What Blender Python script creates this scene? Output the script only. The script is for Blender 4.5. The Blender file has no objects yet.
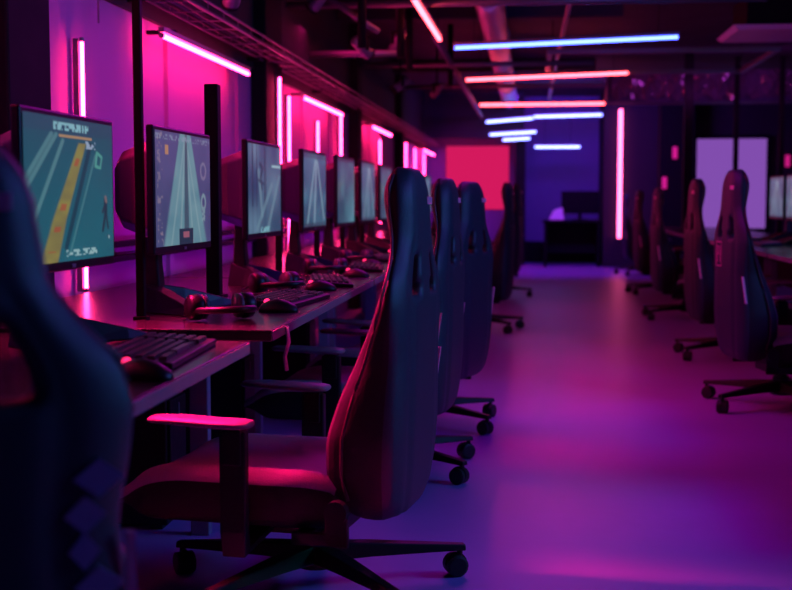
import bpy, bmesh, math, random
from mathutils import Vector, Matrix
random.seed(7)
PI = math.pi
S = bpy.context.scene
COL = S.collection

# ------------------------------------------------------------------ camera
EYE = 1.06
cd = bpy.data.cameras.new('camera'); cam = bpy.data.objects.new('camera', cd); COL.objects.link(cam)
cd.sensor_width = 36.0; cd.lens = 1250.0/792*36
cam.location = (0, 0, EYE)
cam.rotation_euler = (math.radians(90-4.35), 0, math.radians(6.1))
cd.clip_start = .05; cd.clip_end = 200
cd.dof.use_dof = True; cd.dof.focus_distance = 3.7; cd.dof.aperture_fstop = 3.4
S.camera = cam

# ------------------------------------------------------------------ world and exposure
w = bpy.data.worlds.new('world'); S.world = w; w.use_nodes = True
w.node_tree.nodes['Background'].inputs[0].default_value = (.10, .05, .35, 1)
w.node_tree.nodes['Background'].inputs[1].default_value = .02
S.view_settings.view_transform = 'Standard'; S.view_settings.look = 'None'
S.view_settings.gamma = 1; S.view_settings.use_curve_mapping = False
S.view_settings.exposure = 0.0

def area(name, loc, target, sx, sy, col, power):  # area light without a fixture, added in place of unseen lamps
    l = bpy.data.lights.new(name, 'AREA'); l.shape = 'RECTANGLE'; l.size = sx; l.size_y = sy
    l.color = col; l.energy = power
    o = bpy.data.objects.new(name, l); COL.objects.link(o); o.location = loc
    o.rotation_euler = (Vector(target)-Vector(loc)).to_track_quat('-Z', 'Y').to_euler()
    return o
area('red_key_left', (-1.60, 3.55, 1.85), (-.64, 3.02, .56), .3, .06, (1, .006, .14), 32).data.spread = math.radians(46)  # added red key on the foreground chair, no strip modelled
area('red_key_mid', (-1.55, 6.5, 1.86), (-.95, 6.5, .7), 4.6, .05, (1, .006, .13), 32).data.spread = math.radians(80)  # added red key along the left chairs, no strip modelled
area('magenta_light_bay', (-1.3, 9.5, 2.55), (-.2, 9.5, 0), .3, 7, (1, .01, .25), 40)
area('violet_wall_fill', (-1.46, 6.0, .735), (-1.74, 6.0, 1.35), 11, .03, (.45, .01, 1), 9)  # added fill giving the lower left wall its violet, no lamp there
area('blue_light_right', (3.5, 4.0, 2.5), (.9, 4.6, 0), 2.6, .5, (.16, .01, 1), 72)
area('cyan_light_right', (3.2, 3.7, 1.9), (-.4, 3.9, .9), 1.0, .5, (.005, .45, .60), 34)
area('magenta_light_mid', (-.3, 6.0, 2.7), (-.1, 3.9, 0), 1.2, 2.4, (.85, .01, .9), 34)  # added fill that tints the aisle floor magenta
area('blue_light_back', (.3, 17.6, 2.65), (.3, 21.4, 1.2), 1.6, .6, (.20, .03, 1), 110)  # added fill that brightens the blue back wall
area('violet_light_right_bay', (3.6, 11.5, 2.6), (3.4, 14.0, .6), 1.5, 3, (.18, .10, 1), 14)  # added fill for the walls of the right bay
area('pink_light_soffit', (2.3, 14.6, 2.3), (2.3, 16.0, 2.5), 2.6, .1, (.8, .06, 1), 5)  # added fill to make the plastic sheet glint
area('pink_light_right_aisle', (.75, 10.6, 2.6), (1.3, 9.4, .6), .3, 5, (1, .02, .35), 7)

# ------------------------------------------------------------------ materials
MATS = {}
def mat(name, col, rough=.5, metal=0, emit=None, es=0, noise=0, nscale=8, bump=0, bscale=60, spec=.5, coat=0):
    if name in MATS: return MATS[name]
    m = bpy.data.materials.new(name); m.use_nodes = True; nt = m.node_tree
    b = nt.nodes['Principled BSDF']
    b.inputs['Base Color'].default_value = (*col, 1); b.inputs['Roughness'].default_value = rough
    b.inputs['Metallic'].default_value = metal; b.inputs['Specular IOR Level'].default_value = spec
    b.inputs['Coat Weight'].default_value = coat
    if emit: b.inputs['Emission Color'].default_value = (*emit, 1); b.inputs['Emission Strength'].default_value = es
    tc = nt.nodes.new('ShaderNodeTexCoord')
    if noise:
        n = nt.nodes.new('ShaderNodeTexNoise'); n.inputs['Scale'].default_value = nscale; n.inputs['Detail'].default_value = 6
        r = nt.nodes.new('ShaderNodeMapRange'); r.inputs[3].default_value = 1-noise; r.inputs[4].default_value = 1+noise
        mx = nt.nodes.new('ShaderNodeMix'); mx.data_type = 'RGBA'; mx.blend_type = 'MULTIPLY'; mx.inputs[0].default_value = 1
        mx.inputs[6].default_value = (*col, 1)
        nt.links.new(tc.outputs['Object'], n.inputs['Vector']); nt.links.new(n.outputs[0], r.inputs[0])
        nt.links.new(r.outputs[0], mx.inputs[7]); nt.links.new(mx.outputs[2], b.inputs['Base Color'])
        r2 = nt.nodes.new('ShaderNodeMapRange'); r2.inputs[3].default_value = max(0.03, rough*(1-noise)); r2.inputs[4].default_value = min(1, rough*(1+noise))
        nt.links.new(n.outputs[0], r2.inputs[0]); nt.links.new(r2.outputs[0], b.inputs['Roughness'])
    if bump:
        n = nt.nodes.new('ShaderNodeTexNoise'); n.inputs['Scale'].default_value = bscale; n.inputs['Detail'].default_value = 4
        bp = nt.nodes.new('ShaderNodeBump'); bp.inputs['Strength'].default_value = bump; bp.inputs['Distance'].default_value = .01
        nt.links.new(tc.outputs['Object'], n.inputs['Vector']); nt.links.new(n.outputs[0], bp.inputs['Height'])
        nt.links.new(bp.outputs[0], b.inputs['Normal'])
    MATS[name] = m; return m
def emis(name, col, s=1):
    if name in MATS: return MATS[name]
    m = bpy.data.materials.new(name); m.use_nodes = True; nt = m.node_tree
    nt.nodes.remove(nt.nodes['Principled BSDF'])
    e = nt.nodes.new('ShaderNodeEmission'); e.inputs[0].default_value = (*col, 1); e.inputs[1].default_value = s
    nt.links.new(e.outputs[0], nt.nodes['Material Output'].inputs[0]); MATS[name] = m; return m

M_floor = mat('violet_lit_concrete', (.36, .22, .60), .36, noise=.22, nscale=1.3, bump=.12, bscale=9)  # grey concrete floor with the room's violet light put into its colour
M_wall = mat('pink_lit_plaster', (.55, .16, .46), .75, noise=.06, nscale=2, bump=.08)  # plain grey wall, the magenta tube light put into its base colour
M_upper = mat('black_painted_wall', (.02, .018, .022), .8, noise=.1)
M_back = mat('dark_blue_painted_wall', (.16, .13, .30), .8, noise=.08)
M_ceil = mat('black_ceiling_paint', (.022, .02, .026), .75, noise=.2, nscale=3)
M_black = mat('black_powder_coat', (.006, .005, .007), .65, noise=.1, nscale=20, spec=.12)
M_dark = mat('dark_plaster_column', (.008, .006, .008), .8, noise=.1, spec=.2)
M_steel = mat('painted_steel', (.22, .20, .22), .45, metal=.6)
M_duct = mat('galvanised_duct', (.35, .33, .36), .38, metal=.8, noise=.15, nscale=5)
M_desk = mat('dark_laminate', (.016, .013, .016), .25, noise=.15, nscale=14, spec=.6)
M_edge = mat('brushed_edge_strip', (.35, .32, .34), .35, metal=.5)
M_leather = mat('black_faux_leather', (.060, .05, .062), .42, bump=.16, bscale=220, spec=.55)
M_side = mat('shaded_side_leather', (.014, .012, .016), .6, bump=.12, bscale=220, spec=.3)  # chair leather darkened for the shade on its sides
M_rear = mat('teal_lit_leather', (.010, .032, .044), .52, bump=.16, bscale=220, spec=.5)  # black leather with the teal light from the right in its colour
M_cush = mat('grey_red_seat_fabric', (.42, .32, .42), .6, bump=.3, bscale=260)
M_plast = mat('black_plastic', (.008, .007, .010), .42, noise=.1, nscale=30, spec=.35)
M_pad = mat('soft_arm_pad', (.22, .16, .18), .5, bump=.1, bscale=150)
M_wheel = mat('caster_rubber', (.010, .010, .012), .5)
M_stripe = mat('pink_lit_stripe', (.85, .32, .46), .35)  # pale stripe with the pink light mixed into its colour
M_key = mat('keycap_plastic', (.05, .045, .055), .35)
M_leg = mat('grey_metal', (.18, .16, .24), .5)
M_white = mat('white_panel', (.75, .72, .8), .5)
M_sheet = mat('crinkled_plastic_sheet', (.14, .10, .16), .12, spec=1.0)
E_pink = emis('pink_tube_glow', (44, 1.1, 7.0), 1)
E_rose = emis('rose_tube_glow', (13, .75, 1.1), 1)
E_blue = emis('blue_tube_glow', (.7, 1.2, 12), 1)
E_ice = emis('ice_blue_tube_glow', (1.6, 1.9, 8), 1)
E_red = emis('small_red_led', (2.5, .05, .35), 1)
E_panel = emis('pink_wall_glow', (.66, .01, .11), 1)  # pink light on the back wall, put in as emission
E_vwall = emis('violet_wall_glow', (.22, .075, .42), 1)  # violet light on the right back wall, put in as emission

# ------------------------------------------------------------------ mesh helpers
def link(name, bm, m, parent=None, smooth=False, bevel=0, sub=0, seg=2):
    me = bpy.data.meshes.new(name); bmesh.ops.recalc_face_normals(bm, faces=bm.faces[:]); bm.to_mesh(me); bm.free()
    for mm in (m if isinstance(m, (list, tuple)) else [m]): me.materials.append(mm)
    o = bpy.data.objects.new(name, me); COL.objects.link(o)
    if parent: o.parent = parent
    if smooth:
        for p in me.polygons: p.use_smooth = True
    if bevel:
        b = o.modifiers.new('bevel', 'BEVEL'); b.width = bevel; b.segments = seg; b.limit_method = 'ANGLE'
    if sub:
        s = o.modifiers.new('sub', 'SUBSURF'); s.levels = sub; s.render_levels = sub
    return o
def nb(): return bmesh.new()
def box(bm, x0, x1, y0, y1, z0, z1, M=None):
    vs = [Vector((x, y, z)) for x in (x0, x1) for y in (y0, y1) for z in (z0, z1)]
    if M: vs = [M @ v for v in vs]
    v = [bm.verts.new(p) for p in vs]
    for f in ((0,1,3,2),(4,6,7,5),(0,4,5,1),(2,3,7,6),(0,2,6,4),(1,5,7,3)): bm.faces.new([v[i] for i in f])
    return bm
def frame(p, q):
    d = (Vector(q)-Vector(p)); L = d.length; d.normalize()
    a = Vector((0, 0, 1)) if abs(d.z) < .95 else Vector((1, 0, 0))
    u = d.cross(a).normalized(); v = u.cross(d).normalized()
    return d, u, v, L
def tube(bm, pts, r, n=10, caps=True):
    rings = []
    for i, p in enumerate(pts):
        p = Vector(p)
        a = Vector(pts[max(0, i-1)]); b = Vector(pts[min(len(pts)-1, i+1)])
        d, u, v, L = frame(a, b)
        rr = r[i] if isinstance(r, (list, tuple)) else r
        rings.append([bm.verts.new(p+(u*math.cos(2*PI*k/n)+v*math.sin(2*PI*k/n))*rr) for k in range(n)])
    for A, B in zip(rings, rings[1:]):
        for k in range(n): bm.faces.new((A[k], A[(k+1) % n], B[(k+1) % n], B[k]))
    if caps: bm.faces.new(rings[0]); bm.faces.new(list(reversed(rings[-1])))
    return bm
def prism(bm, poly, z0, z1):
    a = [bm.verts.new((x, y, z0)) for x, y in poly]; b = [bm.verts.new((x, y, z1)) for x, y in poly]
    bm.faces.new(a); bm.faces.new(list(reversed(b)))
    for i in range(len(a)): j = (i+1) % len(a); bm.faces.new((a[i], a[j], b[j], b[i]))
    return bm
def loft(bm, secs):                      # secs: list of equal-length point loops
    R = [[bm.verts.new(p) for p in s] for s in secs]; n = len(R[0])
    for A, B in zip(R, R[1:]):
        for k in range(n): bm.faces.new((A[k], A[(k+1) % n], B[(k+1) % n], B[k]))
    bm.faces.new(R[0]); bm.faces.new(list(reversed(R[-1])))
    return bm
def empty(name, loc, rz=0):
    o = bpy.data.objects.new(name, None); COL.objects.link(o); o.location = loc; o.rotation_euler = (0, 0, rz)
    o.empty_display_size = .1
    return o
def tag(o, label, cat, group=None):
    o['label'] = label; o['category'] = cat
    if group: o['group'] = group
    return o
def struct(name, bm, m, **k):
    o = link(name, bm, m, **k); o['kind'] = 'structure'; return o
def copy_tree(o, parent=None):
    c = o.copy(); COL.objects.link(c)
    if parent: c.parent = parent
    for ch in list(o.children): copy_tree(ch, c)
    return c

# ------------------------------------------------------------------ structure
WX = -1.75; BY = 21.4; RX = 5.0; CZ = 2.8; SPLIT = 1.88
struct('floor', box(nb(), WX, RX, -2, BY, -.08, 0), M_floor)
struct('ceiling', box(nb(), WX-.1, RX+.1, -2, BY+.1, CZ, CZ+.1), M_ceil)
wl = struct('wall_left', box(nb(), WX-.1, WX, -2, BY, 0, SPLIT), M_wall)
o = struct('trim_1', box(nb(), WX-.1, WX+.02, -2, BY, SPLIT, CZ), M_upper)
struct('wall_right', box(nb(), RX, RX+.1, -2, BY, 0, CZ), M_upper)
struct('wall_front', box(nb(), WX-.1, RX+.1, -2.1, -2, 0, CZ), M_upper)
struct('wall_back', box(nb(), WX-.1, 1.15, BY, BY+.1, 0, CZ), M_back)
struct('wall_back_right', box(nb(), 1.15, RX, 20.0, 20.12, 0, CZ), M_upper)
struct('wall_back_return', box(nb(), 1.15, 1.27, 20.12, BY, 0, CZ), M_dark)
struct('baseboard_back', box(nb(), -1.7, 1.14, BY-.05, BY, 0, .36), M_black)
struct('trim_2', box(nb(), WX, -.1, BY-.9, BY-.75, 2.06, CZ), M_upper)          # dark header over the pink panel
struct('trim_3', box(nb(), -.24, -.08, BY-.9, BY-.02, 0, 2.06), M_dark)
for i, (y0, y1) in enumerate(((3.86, 4.22), (7.78, 8.3), (12.0, 12.3), (16.1, 16.4), (1.0, 1.35))):
    o = struct('trim_%d' % (4+i), box(nb(), WX, WX+.10, y0, y1, 0, CZ), M_dark, bevel=.01)
for i, y in enumerate((5.9, 7.35, 9.5, 10.9, 13.5)):
    struct('trim_%d' % (10+i), box(nb(), WX, WX+.02, y, y+.05, 0, SPLIT), M_wall)

# ------------------------------------------------------------------ light tubes
def lamp(name, p, q, r, em, label, cat='light', group=None, housing=(0, 0, 1), hang=0):
    p = Vector(p); q = Vector(q); c = (p+q)/2
    root = empty(name, c)
    h = Vector(housing)
    bm = nb(); tube(bm, [p-c, q-c], r, 12); t = link('tube', bm, em, root, smooth=False)
    d = (q-p).normalized(); s = d.cross(h).normalized()
    bm = nb(); off = h*(r+.004)
    pts = []
    for P in (p-c-d*.012, q-c+d*.012):
        pts.append([P+off+s*a+h*b for a, b in ((-r*1.25, 0), (r*1.25, 0), (r*1.25, .022), (-r*1.25, .022))])
    loft(bm, pts); link('housing', bm, M_steel, root)
    for P, sg in ((p-c, -1), (q-c, 1)):
        bm = nb(); tube(bm, [P+d*sg*.0, P+d*sg*.016], r*1.15, 12); link('end_cap', bm, M_steel, root)
    if hang:
        for P in (p-c+d*.15, q-c-d*.15):
            bm = nb(); tube(bm, [P+h*(r+.02), P+Vector((0, 0, CZ-(P+c).z))], .003, 6); link('suspension_wire', bm, M_black, root)
    tag(root, label, cat, group); return root
LX = -1.62
for y0, y1, z, lb in ((1.75, 3.5, 1.79, 'horizontal pink tube light on the left wall, nearest the camera above the first desk'),
                   (5.445, 7.14, 1.783, 'long pink wall tube light slanting down at upper left above the second monitor'),
                   (8.9, 10.77, 1.79, 'second slanting pink wall tube light in view, above the fourth and fifth monitors'),
                   (12.84, 14.6, 1.81, 'third slanting pink wall tube light, short, above the seventh monitor'),
                   (19.0, 21.2, 1.815, 'farthest slanting pink wall tube light, tiny, above the nearest tall headrest')):
    r = lamp('tube_light', (LX, y0, z), (LX, y1, z), .0105, E_pink, lb, group='horizontal pink wall tubes', housing=(0, 0, 1))
    for yy in (y0+.2, y1-.2):
        bm = nb(); c = r.location; box(bm, WX-c.x, .01, yy-.015-c.y, yy+.015-c.y, .032, .05); link('bracket', bm, M_black, r)
vl = [(4.66, .72, 1.66, 'nearest vertical pink wall tube light, between the wide dark column and the tall post'),
      (8.06, .63, 1.85, 'tall vertical pink wall tube just right of the third monitor, left of a close pair'),
      (8.79, .7, 1.79, 'vertical pink wall tube above the fourth monitor, right of a close pair'),
      (10.0, .8, 1.69, 'vertical pink wall tube above the gap between fourth and fifth monitors'),
      (11.24, .7, 1.82, 'vertical pink wall tube above the fifth monitor at the second slanting tube end'),
      (12.6, .8, 1.73, 'vertical pink wall tube light above the sixth monitor'),
      (14.2, .8, 1.74, 'vertical pink wall tube above the seventh monitor under the third slanting tube'),
      (17.2, .8, 1.84, 'left vertical pink tube of the distant trio above the nearest tall headrest'),
      (18.56, .8, 1.82, 'middle vertical pink tube of the distant trio above the nearest tall headrest'),
      (20.15, .8, 1.80, 'farthest vertical pink wall tube light beside the pink panel')]
for y, z0, z1, lb in vl:
    xo = .13 if y == 8.06 else .05
    lamp('wall_tube_light', (WX+xo, y, z0), (WX+xo, y, z1), .0075, E_pink, lb, group='vertical pink wall tubes', housing=(-1, 0, 0))
# ceiling tubes across the aisle
lamp('ceiling_tube_light', (-.60, 10.0, 2.258), (1.132, 10.0, 2.32), .014, E_blue, 'long blue ceiling tube light crossing the aisle, nearest of the overhead ones', hang=1)
lamp('ceiling_tube_light', (-.70, 13.7, 2.357), (1.03, 13.7, 2.414), .015, E_rose, 'rose red ceiling tube light crossing the aisle just behind the blue tube', hang=1)
lamp('ceiling_tube_light', (-.695, 17.4, 2.364), (1.047, 17.4, 2.37), .017, E_rose, 'thin rose red ceiling tube light level across the aisle, farther of the two red ones', hang=1)
lamp('ceiling_tube_light', (-.75, 8.0, 2.34), (-.73, 10.1, 2.34), .017, E_rose, 'pink ceiling tube light running along the room at top of the picture', hang=1)
lamp('ceiling_tube_light', (.053, 19.9, 2.36), (1.11, 19.9, 2.385), .018, E_ice, 'pale blue ceiling tube right of and highest in the far cluster, below the red tubes', hang=1)
lamp('ceiling_tube_light', (-.70, 20.0, 2.29), (.04, 20.0, 2.345), .018, E_ice, 'pale blue ceiling tube on the left of the far cluster, upper of three', hang=1)
lamp('ceiling_tube_light', (-.64, 20.0, 2.09), (.086, 20.0, 2.13), .018, E_ice, 'pale blue ceiling tube on the left of the far cluster, middle of three', hang=1)
lamp('ceiling_tube_light', (-.433, 20.0, 2.006), (-.007, 20.0, 2.03), .018, E_ice, 'shortest pale blue ceiling tube, lowest of the left three far away', hang=1)
lamp('ceiling_tube_light', (.072, 20.0, 1.892), (.777, 20.0, 1.892), .018, E_ice, 'pale blue ceiling tube hanging lowest, alone in front of the blue back wall', hang=1)
lamp('wall_tube_light', (1.40, 19.94, .46), (1.40, 19.94, 2.47), .027, emis('orchid_tube_glow', (8, .75, 2.4)), 'tall vertical rose tube light on the dark back wall right of the aisle', housing=(0, 1, 0))

# ------------------------------------------------------------------ back of the room
bm = nb(); box(bm, -1.42, -.36, BY-.06, BY-.01, .9, 1.97); o = link('pink_lit_wall_patch', bm, E_panel)  # lit stretch of wall, drawn as a glowing slab
tag(o, 'square of back wall with pink light put in as glow, far left end', 'wall panel')
wn = struct('violet_wall_patch', box(nb(), 2.575, 3.635, 19.95, 20.0, .62, 2.004), E_vwall)  # lit stretch of wall, its violet light put in as glow
bm = nb()
for a in ((2.515, 2.575, .56, 2.064), (3.635, 3.695, .56, 2.064)): box(bm, a[0], a[1], 19.93, 20.0, a[2], a[3])
for a in ((2.575, 3.635, .56, .62), (2.575, 3.635, 2.004, 2.064)): box(bm, a[0], a[1], 19.93, 20.0, a[2], a[3])
link('patch_frame', bm, M_black, wn)

# far desk with an office chair and papers against the blue wall
root = empty('far_desk', (.75, 20.3, 0))
bm = nb(); box(bm, -.55, .38, -.3, .3, .70, .74); link('desk_top', bm, M_black, root, bevel=.005)
for x in (-.52, .32):
    bm = nb(); box(bm, x, x+.04, -.28, .28, 0, .70); link('side_panel', bm, M_black, root)
bm = nb(); box(bm, -.48, .32, .2, .22, .2, .70); link('modesty_panel', bm, M_black, root)
tag(root, 'dark desk standing in front of the blue back wall', 'desk')
bm = nb(); loft(bm, [[(-.12, -.1, 0), (.12, -.1, 0), (.12, .1, 0), (-.12, .1, 0)], [(-.04, -.02, .16), (.10, -.02, .20), (.10, .06, .20), (-.04, .06, .16)]])
o = link('folded_cloth', bm, M_white, None, bevel=.01); o.location = (.42, 20.15, .742)
tag(o, 'small pale folded pile lying on the far dark desk', 'cloth')
root = empty('far_monitor', (.80, 20.35, .74))
bm = nb(); box(bm, -.30, .30, -.02, .02, .10, .46); link('housing', bm, M_black, root, bevel=.008)
bm = nb(); box(bm, -.03, .03, .0, .05, .01, .2); link('neck', bm, M_black, root)
bm = nb(); box(bm, -.12, .12, -.08, .08, 0, .012); link('foot', bm, M_black, root)
tag(root, 'switched off dark monitor on the far desk by the blue wall', 'monitor')

# ------------------------------------------------------------------ ceiling clutter
def pipe(name, pts, r, m, label, cat='pipe', n=10):
    bm = nb(); tube(bm, pts, r, n); o = link(name, bm, m, None, smooth=True); tag(o, label, cat); return o
pipe('ceiling_conduit', [(.30, 3, 2.62), (.30, 9, 2.60), (.28, 14, 2.60), (.27, 20.5, 2.55)], .022, M_steel, 'thin conduit running along the ceiling above the aisle behind the blue tube')
pipe('ceiling_conduit', [(-.78, 10.3, 2.39), (-.78, 20.3, 2.39)], .03, M_steel, 'pink-lit conduit continuing the line of the pink lengthwise tube')
for y, z, x0, x1, lb in ((8.9, 2.44, -1.73, 1.6, 'nearest cross pipe under the ceiling at upper left'),
                         (9.8, 2.20, -1.73, -1.0, 'short lower cross pipe above the slanting wall tubes'),
                         (15.4, 2.44, -1.73, .9, 'cross pipe under the ceiling before the farther red tube'),
                         (12.35, 2.38, -1.73, .6, 'middle cross pipe under the ceiling behind the blue tube')):
    pipe('cross_pipe', [(x0, y, z), (x1, y, z)], .026, M_steel, lb)
# round duct with collars
root = empty('round_duct', (-.33, 8, 2.62))
bm = nb(); tube(bm, [(0, 0, 0), (0, 12, 0)], .12, 24, caps=False); link('duct', bm, M_duct, root, smooth=True)
for y in (1.5, 4, 6.5, 9, 11.5):
    bm = nb(); tube(bm, [(0, y, 0), (0, y+.05, 0)], .132, 24); link('collar', bm, M_duct, root)
tag(root, 'round metal air duct along the ceiling left of the aisle', 'duct')
# beams
for y, lb in ((7.2, 'nearest dark ceiling beam'), (11.2, 'dark ceiling beam behind the blue tube'), (15.8, 'dark ceiling beam by the farther red tube')):
    bm = nb(); box(bm, WX+.02, .8, y, y+.18, 2.66, CZ); o = link('ceiling_beam', bm, M_ceil, None, bevel=.01); tag(o, lb + ' across the left half of the room', 'beam')
# soffit to the right with plastic sheeting
bm = nb(); box(bm, .95, RX, 16.0, 16.5, 2.28, 2.62); o = link('soffit', bm, mat('dark_blue_soffit', (.05, .04, .13), .6), None, bevel=.01)
tag(o, 'dark blue boxed soffit crossing the right half of the room', 'soffit')
bm = nb(); N = 90; rows = []
for j in range(7):
    row = []
    for i in range(N):
        x = 1.0+3.6*i/(N-1)
        z = 2.66-.045*j - (.05*abs(math.sin(i*.55))+.08*random.random())*(j/6)
        row.append(bm.verts.new((x, 15.93-.03*math.sin(i*.9+j)-.05*random.random(), z)))
    rows.append(row)
for A, B in zip(rows, rows[1:]):
    for i in range(N-1): bm.faces.new((A[i], A[i+1], B[i+1], B[i]))
o = link('plastic_sheet', bm, M_sheet); sm = o.modifiers.new('solid', 'SOLIDIFY'); sm.thickness = .003
tag(o, 'crinkled shiny plastic sheet hanging along the top of the soffit', 'plastic sheet')
# suspended frame and air unit at top right
root = empty('suspended_frame', (1.2, 13.0, 2.45))
for y in (-1.0, 1.0):
    bm = nb(); box(bm, -1.05, 1.09, y-.03, y+.03, -.02, .02); link('rail', bm, M_steel, root)
for x in (-1.05, 1.04):
    bm = nb(); box(bm, x, x+.05, -.97, .97, -.02, .02); link('rail', bm, M_steel, root)
for x, y in ((-1.0, -1), (1.06, -1), (-1.0, 1.0), (1.06, 1.0)):
    bm = nb(); tube(bm, [(x, y, .02), (x, y, .35)], .005, 6); link('hanger', bm, M_black, root)
tag(root, 'rectangular bluish metal frame hanging under the ceiling at upper right', 'ceiling frame')
root = empty('air_conditioner', (2.25, 10.95, 2.44))
bm = nb(); loft(bm, [[(-.58, -.42, 0), (.7, -.42, 0), (.7, .45, 0), (-.58, .45, 0)], [(-.62, -.46, .035), (.74, -.46, .035), (.74, .49, .035), (-.62, .49, .035)]]); link('panel', bm, M_white, root)
bm = nb(); box(bm, -.5, .62, -.36, .38, .037, .3); link('body', bm, M_black, root)
for x, y in ((-.45, -.3), (.55, -.3), (-.45, .3), (.55, .3)):
    bm = nb(); tube(bm, [(x, y, .3), (x, y, .36)], .006, 6); link('hanger', bm, M_black, root)
tag(root, 'flat pale ceiling air unit lit purple at the top right corner', 'air conditioner')

# cable tray with cables along the left wall
root = empty('cable_tray', (-1.58, 2, 1.93))
for z in (0, .045):
    for x in (-.09, .09):
        bm = nb(); tube(bm, [(x, 0, z), (x, 18.5, z)], .006, 6); link('rail', bm, M_steel, root)
for i in range(62):
    bm = nb(); tube(bm, [(-.09, .15+.3*i, .045), (-.09, .15+.3*i, 0), (.09, .15+.3*i, 0), (.09, .15+.3*i, .045)], .004, 5); link('rung_wire', bm, M_steel, root)
for i in range(8):
    bm = nb(); box(bm, -.16, -.08, 1.0+2.3*i, 1.04+2.3*i, -.02, .0); link('bracket', bm, M_black, root)
tag(root, 'wire mesh cable tray running along the top of the left wall', 'cable tray')
for k in range(5):
    pts = []
    for i in range(75):
        y = 2+.25*i; pts.append((-1.64+.03*k+.004*math.sin(i*.7+k*2), y, 1.949+.004*math.sin(i*1.3+k)+.022*(k % 2)))
    o = pipe('cable', pts, .008, M_plast, 'black cable bundled loosely in the wall cable tray', 'cable', 6); o['group'] = 'cables in the tray'

# track spotlights
def spot(loc, rz, tilt, label):
    root = empty('track_spotlight', loc, rz)
    bm = nb(); tube(bm, [(0, 0, .05), (0, 0, CZ-loc[2])], .012, 8); link('stem', bm, M_black, root)
    bm = nb(); box(bm, -.05, .05, -.02, .02, .04, .06); box(bm, -.05, -.042, -.015, .015, -.04, .05); box(bm, .042, .05, -.015, .015, -.04, .05); link('yoke', bm, M_black, root)
    M = Matrix.Rotation(tilt, 4, 'X')
    bm = nb(); tube(bm, [M @ Vector((0, -.10, -.02)), M @ Vector((0, -.08, -.02)), M @ Vector((0, .07, -.02)), M @ Vector((0, .09, -.02))], [.02, .036, .04, .04], 16); link('lamp_head', bm, M_steel, root, smooth=True)
    bm = nb(); tube(bm, [M @ Vector((0, .09, -.02)), M @ Vector((0, .10, -.02))], .043, 16); link('rim', bm, M_black, root)
    tag(root, label, 'spotlight', 'spotlights under the ceiling'); return root
for (x, y, z, rz, t, lb) in ((-1.33, 5.6, 2.02, .5, -.6, 'small ceiling spotlight above the long slanting pink tube, nearest the camera'),
                             (-1.28, 7.6, 2.30, 1.0, -.7, 'second spotlight from the left in the dark ceiling clutter'),
                             (-1.15, 8.6, 2.12, -.6, -.5, 'spotlight hanging low between the first and second slanting tubes'),
                             (-1.05, 9.9, 2.32, .8, -.8, 'spotlight behind the short cross pipe'),
                             (-1.2, 11.6, 2.14, 2.2, -.6, 'spotlight above the third slanting tube'),
                             (-.98, 13.2, 2.22, .9, -.6, 'farthest spotlight, beyond the third slanting tube')):
    spot((x, y, z), rz, t, lb)
# hanging dark cable trunk clusters
for i, (x, y) in enumerate(((-1.1, 8.2), (-.95, 9.2), (-1.02, 10.6), (-.8, 12.6))):
    o = pipe('ceiling_drop_pipe', [(x, y, CZ), (x, y, 2.05+.05*i)], .03, M_black, ('nearest', 'second', 'third', 'farthest')[i]+' black drop pipe hanging from the ceiling above the left desks')
# diagonal brace
pipe('diagonal_brace', [(-1.5, 8.7, 2.52), (-1.05, 8.7, 2.22)], .022, M_steel, 'diagonal brace pipe under the ceiling at upper left')

# wall power track behind the desks
for z, lb in ((.80, 'lower'), (.86, 'upper')):
    bm = nb(); box(bm, WX, WX+.035, 1.0, 16, z, z+.025); o = link('wall_rail', bm, M_black); tag(o, lb+' black cable rail on the left wall just behind the desks', 'rail')
pipe('wall_conduit', [(WX+.04, 4.88, 1.76), (WX+.04, 4.88, CZ)], .004, M_steel, 'thin conduit rising above the nearest vertical pink tube')

# ------------------------------------------------------------------ desks
DZ = .72
def desk(xf, xb, y0, y1, chamfer, label, group):
    s = 1 if xb < xf else -1
    root = empty('desk', ((xf+xb)/2, (y0+y1)/2, 0))
    cx, cy = root.location.x, root.location.y
    poly = [(xf, y0), (xf, y1), (xb, y1+chamfer), (xb, y0)]
    poly = [(x-cx, y-cy) for x, y in poly]
    bm = nb(); prism(bm, poly, DZ-.03, DZ); link('desk_top', bm, M_desk, root, bevel=.003)
    bm = nb(); e = .004*s; box(bm, min(xf-cx+.0005*s, xf-cx+e), max(xf-cx+.0005*s, xf-cx+e), y0-cy, y1-cy, DZ-.028, DZ-.003); link('edge_strip', bm, M_edge, root)
    for y in (y0+(.60 if group.endswith('left wall') and 3 < y0 < 3.5 else .08), y1-.12):
        for x in (xf-(.36 if 3.7 < y < 3.9 and s > 0 else .55)*s, xb+.08*s):
            bm = nb(); box(bm, x-.03-cx, x+.03-cx, y-cy, y+.04-cy, 0, DZ-.03); link('leg', bm, M_leg, root, bevel=.004)
    bm = nb(); box(bm, min(xf-.2*s, xf-.24*s)-cx, max(xf-.2*s, xf-.24*s)-cx, y0+.12-cy, y1-.12-cy, DZ-.09, DZ-.03); link('beam', bm, M_black, root)
    bm = nb(); box(bm, min(xb+.02*s, xb+.035*s)-cx, max(xb+.02*s, xb+.035*s)-cx, y0+.1-cy, y1-.1-cy, .25, DZ-.032); link('back_panel', bm, M_black, root)
    tag(root, label, 'desk', group); return root
ld = [(1.97, 2.93), (3.20, 5.33), (5.37, 7.45), (7.49, 9.57), (9.61, 11.69), (11.73, 13.81), (13.85, 15.93)]
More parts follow.
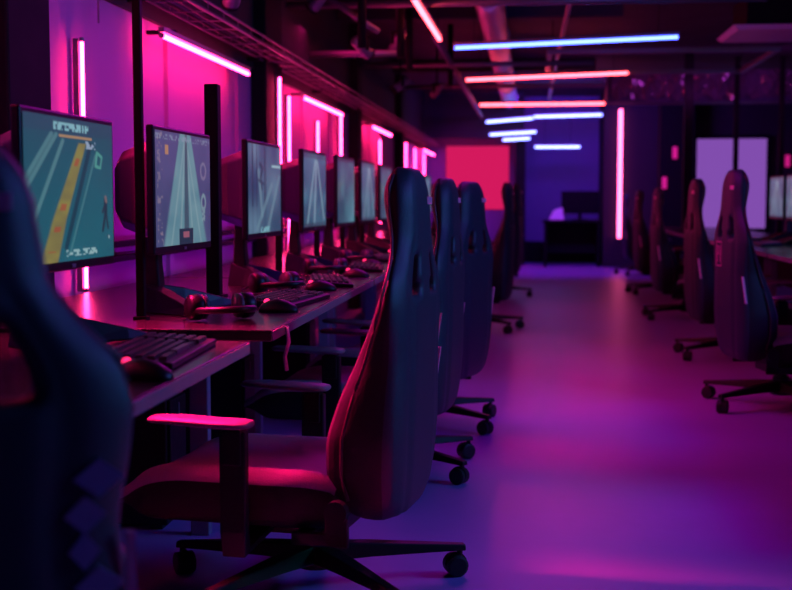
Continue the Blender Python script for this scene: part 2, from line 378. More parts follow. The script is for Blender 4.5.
nm = ['nearest dark desk at left with glossy front edge, carrying the largest monitor', 'second dark desk on the left, behind the gap at the end of the nearest desk',
      'third dark desk on the left, carrying the fourth monitor', 'fourth dark desk along the left wall', 'fifth dark desk along the left wall, behind the chairs', 'sixth dark desk along the left wall, mostly hidden', 'farthest dark desk along the left wall']
for i, (a, b) in enumerate(ld): desk(-.67, -1.62, a, b, .2 if i == 0 else 0, nm[i], 'desks along the left wall')
rd = [(3.6, 5.36), (5.4, 8.2), (8.24, 11.04), (11.08, 13.9), (13.94, 16.0)]
nr = ['dark desk on the right before the picture edge, outside the view', 'dark desk on the right, behind the chair with the square emblem', 'second dark desk on the right, carrying the two bright monitors', 'third dark desk on the right', 'farthest dark desk on the right']
for i, (a, b) in enumerate(rd): desk(1.52, 2.42, a, b, 0, nr[i], 'desks along the right side')

# posts on the desks
def post(x, y, z0, z1, label, w=.022, capb=False):
    root = empty('post', (x, y, z0))
    bm = nb(); box(bm, -w, w, -w, w, .008, z1-z0); link('shaft', bm, M_black, root, bevel=.003)
    bm = nb(); box(bm, -w*1.6, w*1.6, -w*1.6, w*1.6, 0, .008); link('base_plate', bm, M_black, root)
    if capb:
        bm = nb(); box(bm, -w*1.3, w*1.3, -w*1.3, w*1.3, z1-z0-.03, z1-z0+.01); link('cap', bm, M_steel, root)
    tag(root, label, 'post'); return root
post(-1.102, 3.463, DZ, CZ, 'tall black square post rising to the ceiling between first and second monitors', .012)
post(-1.10, 4.29, DZ, 1.46, 'shorter black post between the second and third monitors', .024)
for y, lb in ((5.48, 'short black post between the third and fourth monitors'), (6.48, 'short black post between the fourth and fifth monitors'),
              (7.38, 'short black post between the fifth and sixth monitors'), (8.26, 'short black post between the sixth and seventh monitors')):
    post(-1.11, y, DZ, 1.22, lb, .014)
post(2.50, 15.75, 0, 2.8, 'slim dark pole rising behind the right chairs in front of the violet wall patch', .03)
post(3.04, 15.75, 0, 2.8, 'slim dark pole at the right edge beside the bright monitors', .03)
post(1.82, 14.9, 0.72, 2.8, 'dark pole rising from the far right desk left of the violet wall patch', .05)
bm = nb(); box(bm, 1.98, 2.5, 19.6, 19.98, 0, CZ); o = link('dark_pillar', bm, M_dark, None, bevel=.01); tag(o, 'wide dark pillar between the rose tube and the violet wall patch', 'pillar')
for x, y, z, lb in ((2.2, 19.58, 1.78, 'small pink indicator light high on the dark pillar'), (3.95, 19.93, 1.66, 'small pink indicator light right of the violet wall patch'), (2.05, 19.58, 1.32, 'small pink indicator light lower on the dark pillar')):
    bm = nb(); box(bm, x-.035, x+.035, y-.02, y+.02, z-.09, z+.09); o = link('indicator_light', bm, mat('indicator_pink', (.5, .02, .15), .5, emit=(.5, .01, .16), es=1), None, bevel=.01); tag(o, lb, 'light')

# ------------------------------------------------------------------ monitors
def noise2(x, y, s=0):
    def h(i, j): 
        v = math.sin(i*127.1+j*311.7+s*74.7)*43758.5453; return v-math.floor(v)
    i, j = math.floor(x), math.floor(y); fx, fy = x-i, y-j; fx = fx*fx*(3-2*fx); fy = fy*fy*(3-2*fy)
    return (h(i, j)*(1-fx)+h(i+1, j)*fx)*(1-fy)+(h(i, j+1)*(1-fx)+h(i+1, j+1)*fx)*fy
def mixc(a, b, t): t = max(0, min(1, t)); return tuple(p*(1-t)+q*t for p, q in zip(a, b))
def sst(a, b, x): t = max(0, min(1, (x-a)/(b-a))); return t*t*(3-2*t)
def line(u, v, x0, y0, x1, y1, w):
    dx, dy = x1-x0, y1-y0; t = max(0, min(1, ((u-x0)*dx+(v-y0)*dy)/(dx*dx+dy*dy)))
    d = math.hypot(u-x0-t*dx, v-y0-t*dy); return 1-sst(w*.6, w*1.3, d)
def scr_a(u, v):      # u: 0 left..1 right, v: 0 top..1 bottom  (third person view down a yellow edged road)
    c = mixc((.012, .13, .20), (.02, .22, .30), v)
    c = mixc(c, (.015, .11, .17), noise2(u*4, v*3, 1)*.6)
    for (a, b) in (((.28, .12), (-.15, .62)), ((.40, .16), (-.05, .95)), ((.33, .12), (-.2, .75))):
        c = mixc(c, (.20, .48, .52), .55*line(u, v, *a, *b, .018))
    xc = .64-.50*(v-.13)+.10*max(0, v-.7); wd = .035+.055*v
    e = 1-sst(wd*.85, wd*1.15, abs(u-xc))
    if v > .16: c = mixc(c, mixc((.42, .38, .10), (.30, .26, .10), noise2(u*9, v*20, 3)), e)
    if v > .16 and abs(u-xc) < wd*.45 and noise2(3, v*26, 8) > .52: c = mixc(c, (.55, .12, .06), .8)
    c = mixc(c, (.01, .05, .09), .8*line(u, v, .72, .17, .42, .9, .022))
    c = mixc(c, (.14, .42, .45), .5*line(u, v, .78, .24, .46, .95, .010))
    if v < .11: c = mixc(c, (.03, .10, .18), .6)
    if .035 < v < .085 and .30 < u < .70 and noise2(u*60, v*50, 4) > .38: c = (.35, .75, .85)
    if .115 < v < .135 and .36 < u < .74: c = (.62, .38, .20)
    if .14 < v < .20 and .66 < u < .78 and noise2(u*50, v*40, 9) > .4: c = (.45, .60, .8)
    e = max(line(u, v, .80, .22, .86, .25, .012), line(u, v, .80, .22, .78, .32, .012), line(u, v, .78, .32, .84, .33, .012), line(u, v, .86, .25, .84, .33, .008))
    c = mixc(c, (.15, .60, .50), .8*e)
    e = max(line(u, v, .90, .57, .90, .66, .022), line(u, v, .90, .66, .86, .80, .014), line(u, v, .90, .66, .93, .78, .012), line(u, v, .90, .60, .86, .66, .012))
    c = mixc(c, (.02, .03, .06), .85*e); c = mixc(c, (.5, .3, .3), .6*line(u, v, .90, .55, .91, .58, .015))
    if .92 < v < .965 and .42 < u < .78 and noise2(u*40, v*60, 6) > .45: c = (.45, .75, .8)
    if .84 < v < .87 and .88 < u < .98 and noise2(u*50, 1, 2) > .4: c = (.7, .85, .9)
    return c
def scr_b(u, v):      # pale road converging to the top centre
    c = mixc((.10, .11, .30), (.05, .09, .22), v); c = mixc(c, (.16, .15, .40), noise2(u*7, v*6, 2)*.6)
    xc = .52; hw = .10+.30*v
    e = 1-sst(hw*.9, hw*1.06, abs(u-xc))
    road = mixc((.26, .52, .60), (.16, .40, .50), noise2(u*6, v*9, 5))
    for k in (-.6, -.25, .3, .65): road = mixc(road, (.45, .68, .72), .5*line(u, v, xc, 0, xc+k*.44, 1, .014))
    c = mixc(c, road, e*.92)
    e = 1-sst(.012+.02*v, .03+.035*v, abs(u-xc-.01)); c = mixc(c, (.05, .10, .17), e*.85)
    if abs(u-xc) < .13 and v > .86: c = (.02, .05, .10)
    if abs(u-xc) < .055 and .88 < v < .94: c = (.50, .16, .24)
    if .02 < v < .07 and noise2(u*50, v*60, 7) > .6: c = mixc(c, (.4, .5, .7), .7)
    if .03 < u < .12 and noise2(u*30, v*60, 8) > .68: c = mixc(c, (.5, .4, .5), .5)
    if abs(math.hypot((u-.86), (v-.32)*.7)-.05) < .012: c = mixc(c, (.4, .35, .55), .6)
    if abs(math.hypot((u-.86), (v-.62)*.6)-.04) < .012 or (abs(u-.86) < .03 and .66 < v < .8 and noise2(u*60, v*60, 3) > .4): c = mixc(c, (.4, .65, .7), .6)
    if .12 < v < .2 and .16 < u < .22: c = (.7, .35, .2)
    return c
def scr_c(u, v):      # grey blue bars and figures
    c = mixc((.04, .09, .24), (.02, .08, .18), v); c = mixc(c, (.22, .40, .58), noise2(u*5, v*2.2, 11)**1.5)
    for x, w_ in ((.12, .02), (.24, .012), (.48, .018), (.52, .01)):
        c = mixc(c, (.02, .05, .12), (1-sst(w_*.7, w_*1.3, abs(u-x)))*.85*(1 if v < .7 else .3))
    for (a, b) in (((.25, .95), (.7, .45)), ((.55, 1.0), (.95, .35)), ((.3, .3), (.4, .8))): c = mixc(c, (.25, .45, .58), .6*line(u, v, *a, *b, .035))
    e = max(line(u, v, .34, .22, .42, .26, .03), line(u, v, .42, .26, .36, .36, .03), line(u, v, .30, .40, .44, .44, .02), line(u, v, .36, .36, .40, .5, .02)); c = mixc(c, (.02, .06, .13), e*.85)
    if .22 < v < .24 and u > .7: c = (.5, .8, .9)
    if v > .93 and .35 < u < .65 and noise2(u*40, v*30, 4) > .45: c = (.3, .7, .8)
    return c
def scr_d(u, v):
    c = mixc((.03, .11, .28), (.02, .12, .22), v); n = noise2(u*4+v*2, v*5, 21)
    c = mixc(c, (.14, .38, .56), n*n*1.1)
    for (a, b) in (((.5, .1), (.15, .95)), ((.55, .1), (.45, .95)), ((.6, .12), (.9, .9))): c = mixc(c, (.42, .68, .82), .8*line(u, v, *a, *b, .025))
    if v < .06 or v > .95: c = mixc(c, (.02, .05, .1), .6)
    return c
def scr_e(u, v):
    c = mixc((.02, .08, .20), (.02, .12, .20), v); n = noise2(u*4, v*4, 31)
    c = mixc(c, (.12, .40, .52), n*n*1.2); c = mixc(c, (.20, .30, .26), sst(.62, .9, noise2(u*3, v*5, 37))*.6)
    if v < .05: c = (.02, .05, .1)
    return c
SCR = {}
def screen_mesh(key, fn, nu=150, nv=86):
    W, H = .575, .325
    me = bpy.data.meshes.new('screen_'+key); V = []; F = []; Cc = []
    for j in range(nv+1):
        for i in range(nu+1):
            u, v = i/nu, j/nv; V.append((.0, (u-.5)*W, (.5-v)*H*1.03)); Cc.extend((*fn(u, v), 1))
    for j in range(nv):
        for i in range(nu):
            a = j*(nu+1)+i; F.append((a, a+nu+1, a+nu+2, a+1))
    me.from_pydata(V, [], F); ca = me.color_attributes.new('picture', 'FLOAT_COLOR', 'POINT'); ca.data.foreach_set('color', Cc)
    m = bpy.data.materials.new('screen_picture_'+key); m.use_nodes = True; nt = m.node_tree; b = nt.nodes['Principled BSDF']
    at = nt.nodes.new('ShaderNodeAttribute'); at.attribute_name = 'picture'
    b.inputs['Base Color'].default_value = (.01, .01, .01, 1); b.inputs['Roughness'].default_value = .35
    nt.links.new(at.outputs['Color'], b.inputs['Emission Color']); b.inputs['Emission Strength'].default_value = .52
    me.materials.append(m); SCR[key] = me
for k, fn in (('a', scr_a), ('b', scr_b), ('c', scr_c), ('d', scr_d), ('e', scr_e)):
    screen_mesh(k, fn, *( (190, 108) if k in 'ab' else (120, 68)))

def make_monitor():
    root = empty('monitor', (0, 0, 0))
    zc = .37
    bm = nb(); box(bm, -.022, 0, -.30, .30, zc-.187, zc+.183); link('frame', bm, M_plast, root, bevel=.005)
    # tapered rear housing
    def rr(x, w, h, dz=0):
        c = .25
        return [(x, y*w, zc+dz+z*h) for y, z in ((-1, -1+c), (-1, 1-c), (-1+c, 1), (1-c, 1), (1, 1-c), (1, -1+c), (1-c, -1), (-1+c, -1))]
    bm = nb(); loft(bm, [rr(-.022, .27, .155), rr(-.05, .24, .145), rr(-.11, .17, .13), rr(-.16, .13, .115), rr(-.19, .09, .08)]); link('rear_housing', bm, M_plast, root, bevel=.006)
    bm = nb(); loft(bm, [[(-.13, -.035, .03), (-.07, -.035, .03), (-.07, .035, .03), (-.13, .035, .03)],
                         [(-.125, -.028, .15), (-.08, -.028, .15), (-.08, .028, .15), (-.125, .028, .15)],
                         [(-.12, -.028, .26), (-.08, -.028, .26), (-.08, .028, .26), (-.12, .028, .26)]]); link('neck', bm, M_plast, root, bevel=.006)
    for s in (-1, 1):       # V shaped feet
        a = Vector((-.12, s*.012, 0)); b = Vector((.11, s*.21, 0)); d = (b-a).normalized(); n = Vector((-d.y, d.x, 0))
        def sec(p, w_, h): return [p+n*w_, p-n*w_, p-n*w_*.6+Vector((0, 0, h)), p+n*w_*.6+Vector((0, 0, h))]
        bm = nb(); loft(bm, [sec(a, .042, .085), sec(a.lerp(b, .35), .040, .066), sec(a.lerp(b, .8), .030, .030), sec(b, .018, .012)])
        link('foot', bm, M_plast, root, bevel=.003)
    sc = bpy.data.objects.new('screen', SCR['a']); COL.objects.link(sc); sc.parent = root; sc.location = (.0012, 0, zc+.002)
    bm = nb(); box(bm, 0, .002, -.012, .012, zc-.182, zc-.173); link('badge', bm, M_edge, root)
    return root
MON = make_monitor()
first = [True]
def put_monitor(x, y, rz, key, label, group):
    r = MON if first[0] else copy_tree(MON); first[0] = False
    r.location = (x, y, DZ); r.rotation_euler = (0, 0, rz)
    for c in r.children:
        if c.name.startswith('screen'): c.data = SCR[key]
    tag(r, label, 'monitor', group); return r
MY = [(-1.055, 2.81, 'a', 'largest nearest monitor at left showing a teal game with yellow road edge'),
      (-1.055, 3.76, 'b', 'second monitor from the left showing a pale road converging upward'),
      (-1.055, 4.94, 'c', 'third monitor from the left showing grey blue vertical bars'),
      (-1.035, 6.0, 'd', 'fourth monitor from the left showing pale blue streaks, right of the close tube pair'),
      (-1.02, 6.93, 'e', 'fifth monitor from the left with greenish blue picture'),
      (-1.01, 7.82, 'd', 'sixth monitor from the left, narrow blue picture'),
      (-1.0, 8.70, 'e', 'seventh monitor from the left, last before the nearest tall headrest'),
      (-1.0, 9.9, 'd', 'eighth monitor on the left, hidden behind the nearest tall headrest'),
      (-1.0, 10.9, 'e', 'ninth monitor on the left, seen between the chair headrests'),
      (-1.0, 12.3, 'd', 'tenth monitor on the left, seen between chair headrests'),
      (-1.0, 14.6, 'd', 'farthest monitor on the left desks')]
for (x, y, k, lb), sz in zip(MY, (.975, 1.0, 1.03, 1.04, 1.05, 1.05, 1.05, 1.05, 1.05, 1.05, 1.05)):
    m_ = put_monitor(x, y, -.01, k, lb, 'monitors on the left desks'); m_.scale = (1, .95 if k == 'a' else 1.02, sz)
put_monitor(2.03, 9.98, PI, 'd', 'bright monitor cut by the right edge of the picture, on the right desks', 'monitors on the right desks')
put_monitor(2.03, 10.66, PI, 'd', 'monitor on the right desks beside the violet wall patch, left one of the pair', 'monitors on the right desks')

# ------------------------------------------------------------------ keyboards, mice
def make_keyboard():
    root = empty('keyboard', (0, 0, 0))
    bm = nb(); loft(bm, [[(-.08, -.22, .001), (.08, -.22, .001), (.08, -.22, .014), (-.08, -.22, .026)], [(-.08, .22, .001), (.08, .22, .001), (.08, .22, .014), (-.08, .22, .026)]]); link('body', bm, M_plast, root, bevel=.003)
    bm = nb(); bk = nb(); b0 = bm
    for r in range(6):
        x = -.064+.0235*r; n = 19
        for k in range(n):
            bm = b0 if k < 14 else bk
            if (r == 5 and 3 < k < 9) or k == 14: continue
            y = -.205+.0218*k+(.004*r if k < 13 else 0); z = .024-.0115*(x+.08)/.16*1.0
            def q(s, zz): return [(x-s, y-s, zz), (x+s, y-s, zz), (x+s, y+s, zz), (x-s, y+s, zz)]
            loft(bm, [q(.0095, z-.002), q(.0072, z+.0095)])
    link('keys', b0, M_key, root); link('number_keys', bk, M_key, root)
    bm = nb(); box(bm, .047, .061, -.10, .02, .016, .026); link('space_bar', bm, M_key, root)
    bm = nb(); box(bm, -.082, -.0805, -.2, .2, .004, .02); link('back_edge', bm, M_plast, root)
    return root
def make_mouse():
    root = empty('mouse', (0, 0, 0))
    secs = []
    for x, w_, h in ((-.060, .012, .010), (-.052, .024, .022), (-.03, .031, .033), (0, .031, .038), (.03, .029, .030), (.052, .022, .018), (.060, .010, .008)):
        secs.append([(x, w_*math.cos(a), .002+h*max(0, math.sin(a))) for a in [PI*k/10 for k in range(11)]]+[(x, -w_*.6, .0), (x, w_*.6, .0)])
    bm = nb(); loft(bm, secs); link('shell', bm, M_plast, root, smooth=True)
    bm = nb(); tube(bm, [(-.036, -.004, .031), (-.036, .004, .031)], .009, 12); link('wheel', bm, E_red, root)
    return root
KB = make_keyboard(); MS = make_mouse()
for i, (y, rz, lb) in enumerate(((2.64, .05, 'nearest black keyboard on the nearest desk below the largest monitor'), (4.08, -.1, 'black keyboard in front of the second monitor'), (5.0, .2, 'black keyboard in front of the third monitor'),
                    (6.05, .1, 'black keyboard in front of the fourth monitor'), (7.0, -.08, 'black keyboard in front of the fifth monitor'), (7.95, .1, 'black keyboard in front of the sixth monitor'), (8.9, 0, 'black keyboard in front of the seventh monitor'))):
    k = KB if i == 0 else copy_tree(KB); k.location = (-.80+.01*(i % 2), y, DZ); k.rotation_euler = (0, 0, rz); tag(k, lb, 'keyboard', 'keyboards on the left desks')
for i, (y, x, lb) in enumerate(((2.30, -.73, 'black mouse with red glow near the front edge of the nearest desk'), (3.74, -.76, 'mouse with red glow beside the second keyboard'), (4.63, -.78, 'mouse with red glow left of the third keyboard'),
                       (5.45, -.76, 'mouse with red glow between the third and fourth keyboards'), (6.32, -.80, 'mouse with red glow between the fourth and fifth keyboards'), (7.48, -.8, 'mouse with red glow between the fifth and sixth keyboards'))):
    m = MS if i == 0 else copy_tree(MS); m.location = (x, y, DZ); m.rotation_euler = (0, 0, .2*(i % 3-1)); tag(m, lb, 'mouse', 'mice on the left desks')
k = copy_tree(KB); k.location = (1.76, 9.6, DZ); k.rotation_euler = (0, 0, PI); tag(k, 'black keyboard on the right desk in front of the bright edge monitor', 'keyboard')
k = copy_tree(KB); k.location = (1.76, 10.6, DZ); k.rotation_euler = (0, 0, PI+.1); tag(k, 'black keyboard on the right desk in front of the monitor beside the violet patch', 'keyboard')

# number pad on nearest desk
root = empty('number_pad', (-.85, 2.30, DZ), .1)
bm = nb(); box(bm, -.065, .065, -.045, .045, .001, .016); link('body', bm, M_plast, root, bevel=.003)
bm = nb()
for r in range(6):
    for c in range(4):
        x = -.052+.021*r; y = -.031+.021*c
        loft(bm, [[(x-.009, y-.009, .015), (x+.009, y-.009, .015), (x+.009, y+.009, .015), (x-.009, y+.009, .015)], [(x-.007, y-.007, .025), (x+.007, y-.007, .025), (x+.007, y+.007, .025), (x-.007, y+.007, .025)]])
link('keys', bm, M_key, root)
tag(root, 'small separate key pad at the near end of the nearest desk', 'keypad')

# headsets lying behind keyboards
def make_headset():
    root = empty('headset', (0, 0, 0))
    pts = [(-.13*math.sin(a), .085*math.cos(a), .03+.01*math.sin(a)) for a in [PI*k/16 for k in range(17)]]
    bm = nb(); tube(bm, pts, .010, 8); link('headband', bm, M_plast, root, smooth=True)
    for s in (-1, 1):
        bm = nb(); tube(bm, [(0, s*.060, .040), (0, s*.066, .040), (0, s*.092, .040), (0, s*.100, .040)], [.034, .038, .036, .026], 18); c = link('ear_cup', bm, M_plast, root, smooth=True)
        bm = nb(); tube(bm, [(0, s*.046, .040), (0, s*.060, .040)], .035, 18); link('ear_cushion', bm, M_leather, c, smooth=True)
    bm = nb(); tube(bm, [(0, .09, .04), (.05, .09, .02), (.10, .07, .010)], .004, 6); link('microphone', bm, M_plast, root)
    return root
HS = make_headset()
for i, (x, y, rz, lb) in enumerate(((-.87, 3.46, 2.2, 'black headset on the second desk at its near end below the second monitor'), (-.93, 4.50, 2.4, 'black headset between the second and third monitors'),
                                   (-.92, 5.60, 2.0, 'black headset between the third and fourth monitors'), (-.92, 6.62, 2.3, 'black headset between the fourth and fifth monitors'))):
    h = HS if i == 0 else copy_tree(HS); h.location = (x, y, DZ); h.rotation_euler = (0, 0, rz); tag(h, lb, 'headset', 'headsets on the left desks')

# white cable loop at the desk end
pipe('white_cable', [(-.660, 3.36, DZ-.005), (-.655, 3.36, DZ-.05), (-.668, 3.37, DZ-.09), (-.665, 3.38, DZ-.13)], .006, M_white, 'short pale cable hanging over the front edge of the second desk', 'cable', 6)

# computers under the desks
def make_pc():
    root = empty('computer_tower', (0, 0, 0))
    bm = nb(); box(bm, -.20, .20, -.10, .10, .015, .44); link('case', bm, M_plast, root, bevel=.006)
    bm = nb(); box(bm, .2005, .212, -.09, .09, .03, .42); link('front_panel', bm, M_plast, root, bevel=.004)
    bm = nb(); box(bm, .212, .215, -.004, .004, .36, .40); link('power_button', bm, M_edge, root)
    for x in (-.16, .16):
        bm = nb(); box(bm, x-.02, x+.02, -.09, .09, 0, .015); link('foot', bm, M_wheel, root)
    return root
PC = make_pc()
for i, (y, lb) in enumerate(((2.45, 'dark computer tower on the floor under the nearest desk'), (3.95, 'dark computer tower under the second desk at its near end'), (5.0, 'dark computer tower under the second desk at its far end'), (6.5, 'dark computer tower under the third desk'))):
    p = PC if i == 0 else copy_tree(PC); p.location = (-1.35, y, 0); tag(p, lb, 'computer', 'computer towers under the left desks')

# ------------------------------------------------------------------ gaming chair (faces -x)
def interp(tab, z, k):
    for a, b in zip(tab, tab[1:]):
        if z <= b[0]:
            t = (z-a[0])/(b[0]-a[0]); t = max(0, min(1, t)); return a[k]*(1-t)+b[k]*t
    return tab[-1][k]
# z, bolster front x, centre front x, rear x, half width
BT = [(.235, .15, .17, .27, .15), (.28, .11, .16, .29, .205), (.36, .085, .165, .30, .235), (.46, .090, .17, .306, .25), (.56, .125, .19, .308, .245), (.66, .172, .212, .310, .235), (.74, .210, .235, .311, .25), (.80, .232, .246, .311, .255),
      (.86, .248, .255, .309, .235), (.91, .250, .256, .306, .185), (.96, .240, .246, .304, .148), (1.02, .226, .230, .302, .138), (1.07, .220, .219, .300, .134), (1.115, .228, .224, .292, .115), (1.145, .244, .240, .280, .075)]
def make_backrest(root):
    bm = nb(); NU = 20; zs = []
    z = .235
    while z < 1.132: zs.append(z); z += .0235
    zs.append(1.145); NV = len(zs)
    F, B = [], []
    for z in zs:
        bf, cf, rx, hw = (interp(BT, z, k) for k in (1, 2, 3, 4))
        fr, br = [], []
        for i in range(NU+1):
            u = -1+2*i/NU; a = abs(u); y = u*hw
            t = sst(.45, .85, a)
            if .88 < z: t *= .4
            x = cf*(1-t)+bf*t
            edge = sst(.86, 1.0, a)
            x = x+(.30*(rx-x))*edge
            x += .006*math.sin(z*60)*(1-t)*(1 if z < .85 else 0)        # stitched tufts down the middle
            rxx = rx-.022*sst(.6, 1, a)-.012*edge
            rxx -= .010*(1-sst(.0, .12, abs(a-.62)))*(1 if z < .95 else .3)
            fr.append(bm.verts.new((x, y, z))); br.append(bm.verts.new((rxx, y, z)))
        F.append(fr); B.append(br)
    def hole(i, j):
        zc = (zs[j]+zs[j+1])/2; u = abs(-1+2*(i+.5)/NU); y = u*interp(BT, zc, 4)
        return .82 < zc < .905 and .06 < y < .140-(zc-.82)*.6
    fill = [[not hole(i, j) for i in range(NU)] for j in range(NV-1)]
    for j in range(NV-1):
        for i in range(NU):
            if not fill[j][i]: continue
            f = bm.faces.new((F[j][i], F[j][i+1], F[j+1][i+1], F[j+1][i])); f.material_index = 2 if abs(-1+2*(i+.5)/NU) > .88 else 0
            f = bm.faces.new((B[j][i], B[j+1][i], B[j+1][i+1], B[j][i+1])); f.material_index = 1
            for di, dj, e in ((-1, 0, ((j, i), (j+1, i))), (1, 0, ((j, i+1), (j+1, i+1))), (0, -1, ((j, i), (j, i+1))), (0, 1, ((j+1, i), (j+1, i+1)))):
                ii, jj = i+di, j+dj
                if 0 <= ii < NU and 0 <= jj < NV-1 and fill[jj][ii]: continue
                (a, b), (c, d) = e
                f = bm.faces.new((F[a][b], F[c][d], B[c][d], B[a][b])); f.material_index = 2
    for v in [v for v in bm.verts if not v.link_faces]: bm.verts.remove(v)
    return link('backrest', bm, [M_leather, M_rear, M_side], root, smooth=True, sub=1)
def stripe(back, s, w=.010):
    bm = nb(); loft(bm, [[(.268, s*.238, .52), (.268+w, s*.238, .52), (.268+w, s*.251, .52), (.268, s*.251, .52)], [(.286, s*.232, .645), (.286+w, s*.232, .645), (.286+w, s*.243, .645), (.286, s*.243, .645)]])
    return link('side_stripe', bm, M_stripe, back)
def make_chair():
    root = empty('gaming_chair', (0, 0, 0))
    back = make_backrest(root)
    # piping around front outline, side stripes, tag, screw caps
    for s in (-1, 1):
        pts = []
        for k in range(26):
            z = .30+k*.033; z = min(z, 1.13)
            pts.append((interp(BT, z, 1)+.30*(interp(BT, z, 3)-interp(BT, z, 1))-.004, s*(interp(BT, z, 4)+.001), z))
        bm = nb(); tube(bm, pts, .0045, 6); link('piping', bm, mat('red_piping', (.05, .02, .025), .45), back, smooth=True)
        if s > 0: stripe(back, s)
    bm = nb(); box(bm, .297, .3015, .045, .10, 1.048, 1.068); link('headrest_tag', bm, M_stripe, back, bevel=.002)
    for s in (-1, 1):
        bm = nb(); tube(bm, [(.14, s*.245, .28), (.14, s*.272, .28)], .030, 16); link('recline_hinge', bm, M_plast, root)
    # seat cushion
    bm = nb(); NX, NY = 18, 16; top, bot = [], []
    for i in range(NX+1):
        t = i/NX; x = -.51+.64*t; a, b = [], []
        for j in range(NY+1):
            u = -1+2*j/NY; hw = .255-.03*sst(.6, 0, t)*0 - .05*(1-sst(0, .18, t))-.03*sst(.8, 1, t)
            y = u*hw; bol = sst(.55, .85, abs(u))
            z = .335+.045*bol*sst(.0, .35, t)+.025*math.sin(PI*min(1, t*1.15))*(1-bol)*.6
            z -= .055*(1-sst(0, .20, t)); z -= .03*sst(.9, 1, abs(u)); z -= .02*sst(.85, 1, t)
            z += -.006*(1-sst(0, .03, abs(abs(u)-.55)))
            a.append(bm.verts.new((x, y, z))); zb = .215+.03*(1-sst(0, .2, t))+.015*sst(.8, 1, abs(u))
            b.append(bm.verts.new((x+.02*(1-sst(0, .2, t)), y*.96, zb)))
        top.append(a); bot.append(b)
    for i in range(NX):
        for j in range(NY):
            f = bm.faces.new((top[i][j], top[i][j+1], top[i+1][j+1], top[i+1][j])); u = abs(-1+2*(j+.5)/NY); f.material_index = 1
            bm.faces.new((bot[i][j], bot[i+1][j], bot[i+1][j+1], bot[i][j+1]))
    for i in range(NX):
        bm.faces.new((top[i][0], top[i+1][0], bot[i+1][0], bot[i][0])); bm.faces.new((top[i][NY], bot[i][NY], bot[i+1][NY], top[i+1][NY]))
    for j in range(NY):
        bm.faces.new((top[0][j], bot[0][j], bot[0][j+1], top[0][j+1])); bm.faces.new((top[NX][j], top[NX][j+1], bot[NX][j+1], bot[NX][j]))
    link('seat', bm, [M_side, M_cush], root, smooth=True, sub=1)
    # armrests
    for s in (-1, 1):
        bm = nb(); loft(bm, [[(-.145, s*.30, .485), (-.075, s*.30, .485), (-.075, s*.33, .485), (-.145, s*.33, .485)],
            [(-.145, s*.30, .23), (-.075, s*.30, .23), (-.075, s*.33, .23), (-.145, s*.33, .23)],
            [(-.14, s*.28, .185), (-.08, s*.28, .185), (-.08, s*.325, .165), (-.14, s*.325, .165)],
            [(-.14, s*.10, .205), (-.08, s*.10, .205), (-.08, s*.10, .185), (-.14, s*.10, .185)]])
        ar = link('armrest', bm, M_plast, root, bevel=.005)
        bm = nb(); box(bm, -.135, -.085, s*.315-.02, s*.315+.02, .40, .49); link('height_sleeve', bm, M_plast, ar, bevel=.004)
        pts = []
        for x, w_, h in ((-.335, .022, .012), (-.325, .036, .020), (-.26, .046, .026), (-.15, .045, .027), (-.09, .043, .026), (-.068, .034, .020), (-.062, .022, .012)):
            pts.append([(x, s*.315+w_*math.cos(a), .503+h*.5*math.sin(a)+(.004 if x < -.2 else 0)) for a in [2*PI*k/14 for k in range(14)]])
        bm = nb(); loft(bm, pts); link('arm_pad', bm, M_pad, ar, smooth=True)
    # mechanism, lift, base
    bm = nb(); box(bm, -.15, .10, -.11, .11, .175, .215); box(bm, .02, .17, -.262, -.245, .19, .225); box(bm, .11, .17, -.262, -.245, .19, .28); box(bm, .02, .17, .245, .262, .19, .225); box(bm, .11, .17, .245, .262, .19, .28); box(bm, .02, .06, -.262, .262, .19, .215); link('tilt_mechanism', bm, M_plast, root, bevel=.004)
    bm = nb(); tube(bm, [(-.02, .11, .20), (-.02, .27, .195), (-.02, .29, .19)], [.006, .006, .012], 8); link('tilt_lever', bm, M_plast, root)
    bm = nb(); tube(bm, [(0, 0, .11), (0, 0, .15), (0, 0, .151), (0, 0, .178)], [.044, .040, .030, .030], 16); link('gas_lift', bm, M_plast, root)
    bm = nb(); tube(bm, [(0, 0, .06), (0, 0, .125)], [.052, .046], 20); link('base_hub', bm, M_plast, root, bevel=.004)
    for k in range(5):
        a = math.radians(72*k); d = Vector((math.cos(a), math.sin(a), 0)); n = Vector((-d.y, d.x, 0))
        def sec(r, w_, z0, z1): return [d*r+n*w_+Vector((0, 0, z0)), d*r-n*w_+Vector((0, 0, z0)), d*r-n*w_*.7+Vector((0, 0, z1)), d*r+n*w_*.7+Vector((0, 0, z1))]
        bm = nb(); loft(bm, [sec(.035, .034, .078, .125), sec(.15, .030, .080, .118), sec(.33, .022, .076, .100), sec(.43, .017, .072, .090)]); link('base_leg', bm, M_plast, root, bevel=.004)
        c = empty('caster', (d.x*.415, d.y*.415, 0)); c.parent = root
        ca = a+.7*math.sin(k*2.3)+PI/2; e = Vector((math.cos(ca), math.sin(ca), 0)); f = Vector((-e.y, e.x, 0)); o_ = f*.012
        bm = nb(); tube(bm, [o_+e*.007+Vector((0, 0, .031)), o_+e*.024+Vector((0, 0, .031)), o_+e*.027+Vector((0, 0, .031))], [.031, .031, .024], 18)
        tube(bm, [o_-e*.007+Vector((0, 0, .031)), o_-e*.024+Vector((0, 0, .031)), o_-e*.027+Vector((0, 0, .031))], [.031, .031, .024], 18)
        c2 = link('caster', bm, M_wheel, root); c2.location = c.location; bpy.data.objects.remove(c); c2.name = 'caster'
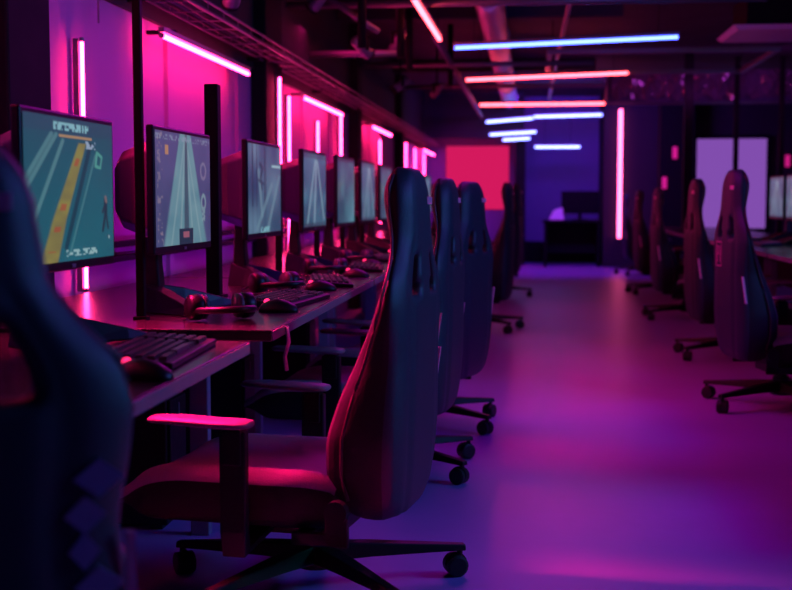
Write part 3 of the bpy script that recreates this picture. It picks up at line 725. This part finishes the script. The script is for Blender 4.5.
        bm = nb(); tube(bm, [(0, 0, .052), (0, 0, .078)], .009, 8); tube(bm, [o_-e*.006+Vector((0, 0, .034)), o_+e*.006+Vector((0, 0, .034))], .033, 16); link('fork', bm, M_plast, c2)
    return root
CH = make_chair()
lg = 'gaming chairs at the left desks'; rg = 'gaming chairs at the right desks'
chairs = [(-.575, 3.32, -.15, 22, 1, 'foreground gaming chair seen whole from the side, with red-lit seat and armrests', lg),
          (-.86, 1.60, -.95, 10, 1, 'blurred dark gaming chair filling the left edge of the picture', lg),
          (-.58, 4.85, -.12, 36, 1, 'gaming chair directly behind the foreground one, its head just right of it', lg),
          (-.52, 5.85, -.32, -36, 1, 'third tall chair left of the aisle, teal-lit black back, its caster in the aisle', lg),
          (-.44, 10.2, -.1, 25, 1.05, 'narrow-looking gaming chair, fourth along the left side of the aisle', lg),
          (-.40, 13.7, -.15, 0, 1.08, 'fifth gaming chair on the left side of the aisle, before the blue back wall', lg),
          (-.58, 17.2, -.1, 10, 1.0, 'farthest gaming chair left of the aisle, only its foot peeking out', lg),
          (1.44, 4.72, PI, 162, 1.0, 'gaming chair beyond the right edge, only one caster showing at the frame', rg),
          (1.29, 6.55, PI+.16, 145, 1.06, 'nearest gaming chair on the right, with a square emblem on its back', rg),
          (1.37, 8.6, PI+.08, 145, 1.05, 'second gaming chair on the right, overlapping the violet wall patch left edge', rg),
          (1.40, 11.4, PI+.05, 145, 1.02, 'third gaming chair on the right side of the aisle', rg),
          (1.49, 14.4, PI+.08, 150, 1.02, 'fourth gaming chair on the right, just right of the rose vertical tube', rg),
          (1.62, 18.0, PI, 160, 1, 'farthest gaming chair on the right, only its base and head peeking out', rg)]
emblem_parent = None
for i, (x, y, rz, ba, sz, lb, g) in enumerate(chairs):
    c = copy_tree(CH) if i < len(chairs)-1 else CH
    c.location = (x, y, 0); c.rotation_euler = (0, 0, rz); c.scale = (1, 1, sz); tag(c, lb, 'chair', g)
    br = math.radians(ba)-rz
    for k in c.children:
        if k.name.startswith('base_leg'): k.rotation_euler.z = br
        if k.name.startswith('caster'): k.location = Matrix.Rotation(br, 3, 'Z') @ k.location; k.rotation_euler.z = br
        if k.name.startswith('backrest'):
            if i == 8: emblem_parent = k
            if i == 1: front_parent = k
            if i in (2, 3): stripe(k, -1, .006)
# emblem on the nearest right chair's back (far side in the picture's left)
bm = nb(); X0, X1 = .308, .3125
for y0, y1, z0, z1 in ((.10, .19, .68, .685), (.10, .19, .795, .80), (.10, .105, .68, .80), (.185, .19, .68, .80),
                       (.118, .126, .70, .78), (.118, .15, .772, .78), (.142, .15, .74, .78), (.118, .15, .735, .743), (.165, .172, .70, .78)):
    box(bm, X0, X1, y0-.225, y1-.225, z0, z1)
link('square_emblem', bm, mat('pink_emblem_print', (.8, .25, .4), .4), emblem_parent)

# printed motif on nearest chair's rear edge, blue light put into its colour
bm = nb()
for k in range(9):
    z = .36+.045*k; y = .185+.012*math.sin(k*1.7); hh = .024; ww = .020+.006*(k % 3)
    x0 = interp(BT, z, 3)-.014; x1 = x0+.010
    loft(bm, [[(x0, y, z-hh), (x0, y+ww, z), (x0, y, z+hh), (x0, y-ww, z)], [(x1, y, z-hh), (x1, y+ww, z), (x1, y, z+hh), (x1, y-ww, z)]])
link('printed_motif', bm, mat('blue_lit_print', (.30, .30, .50), .5), front_parent)
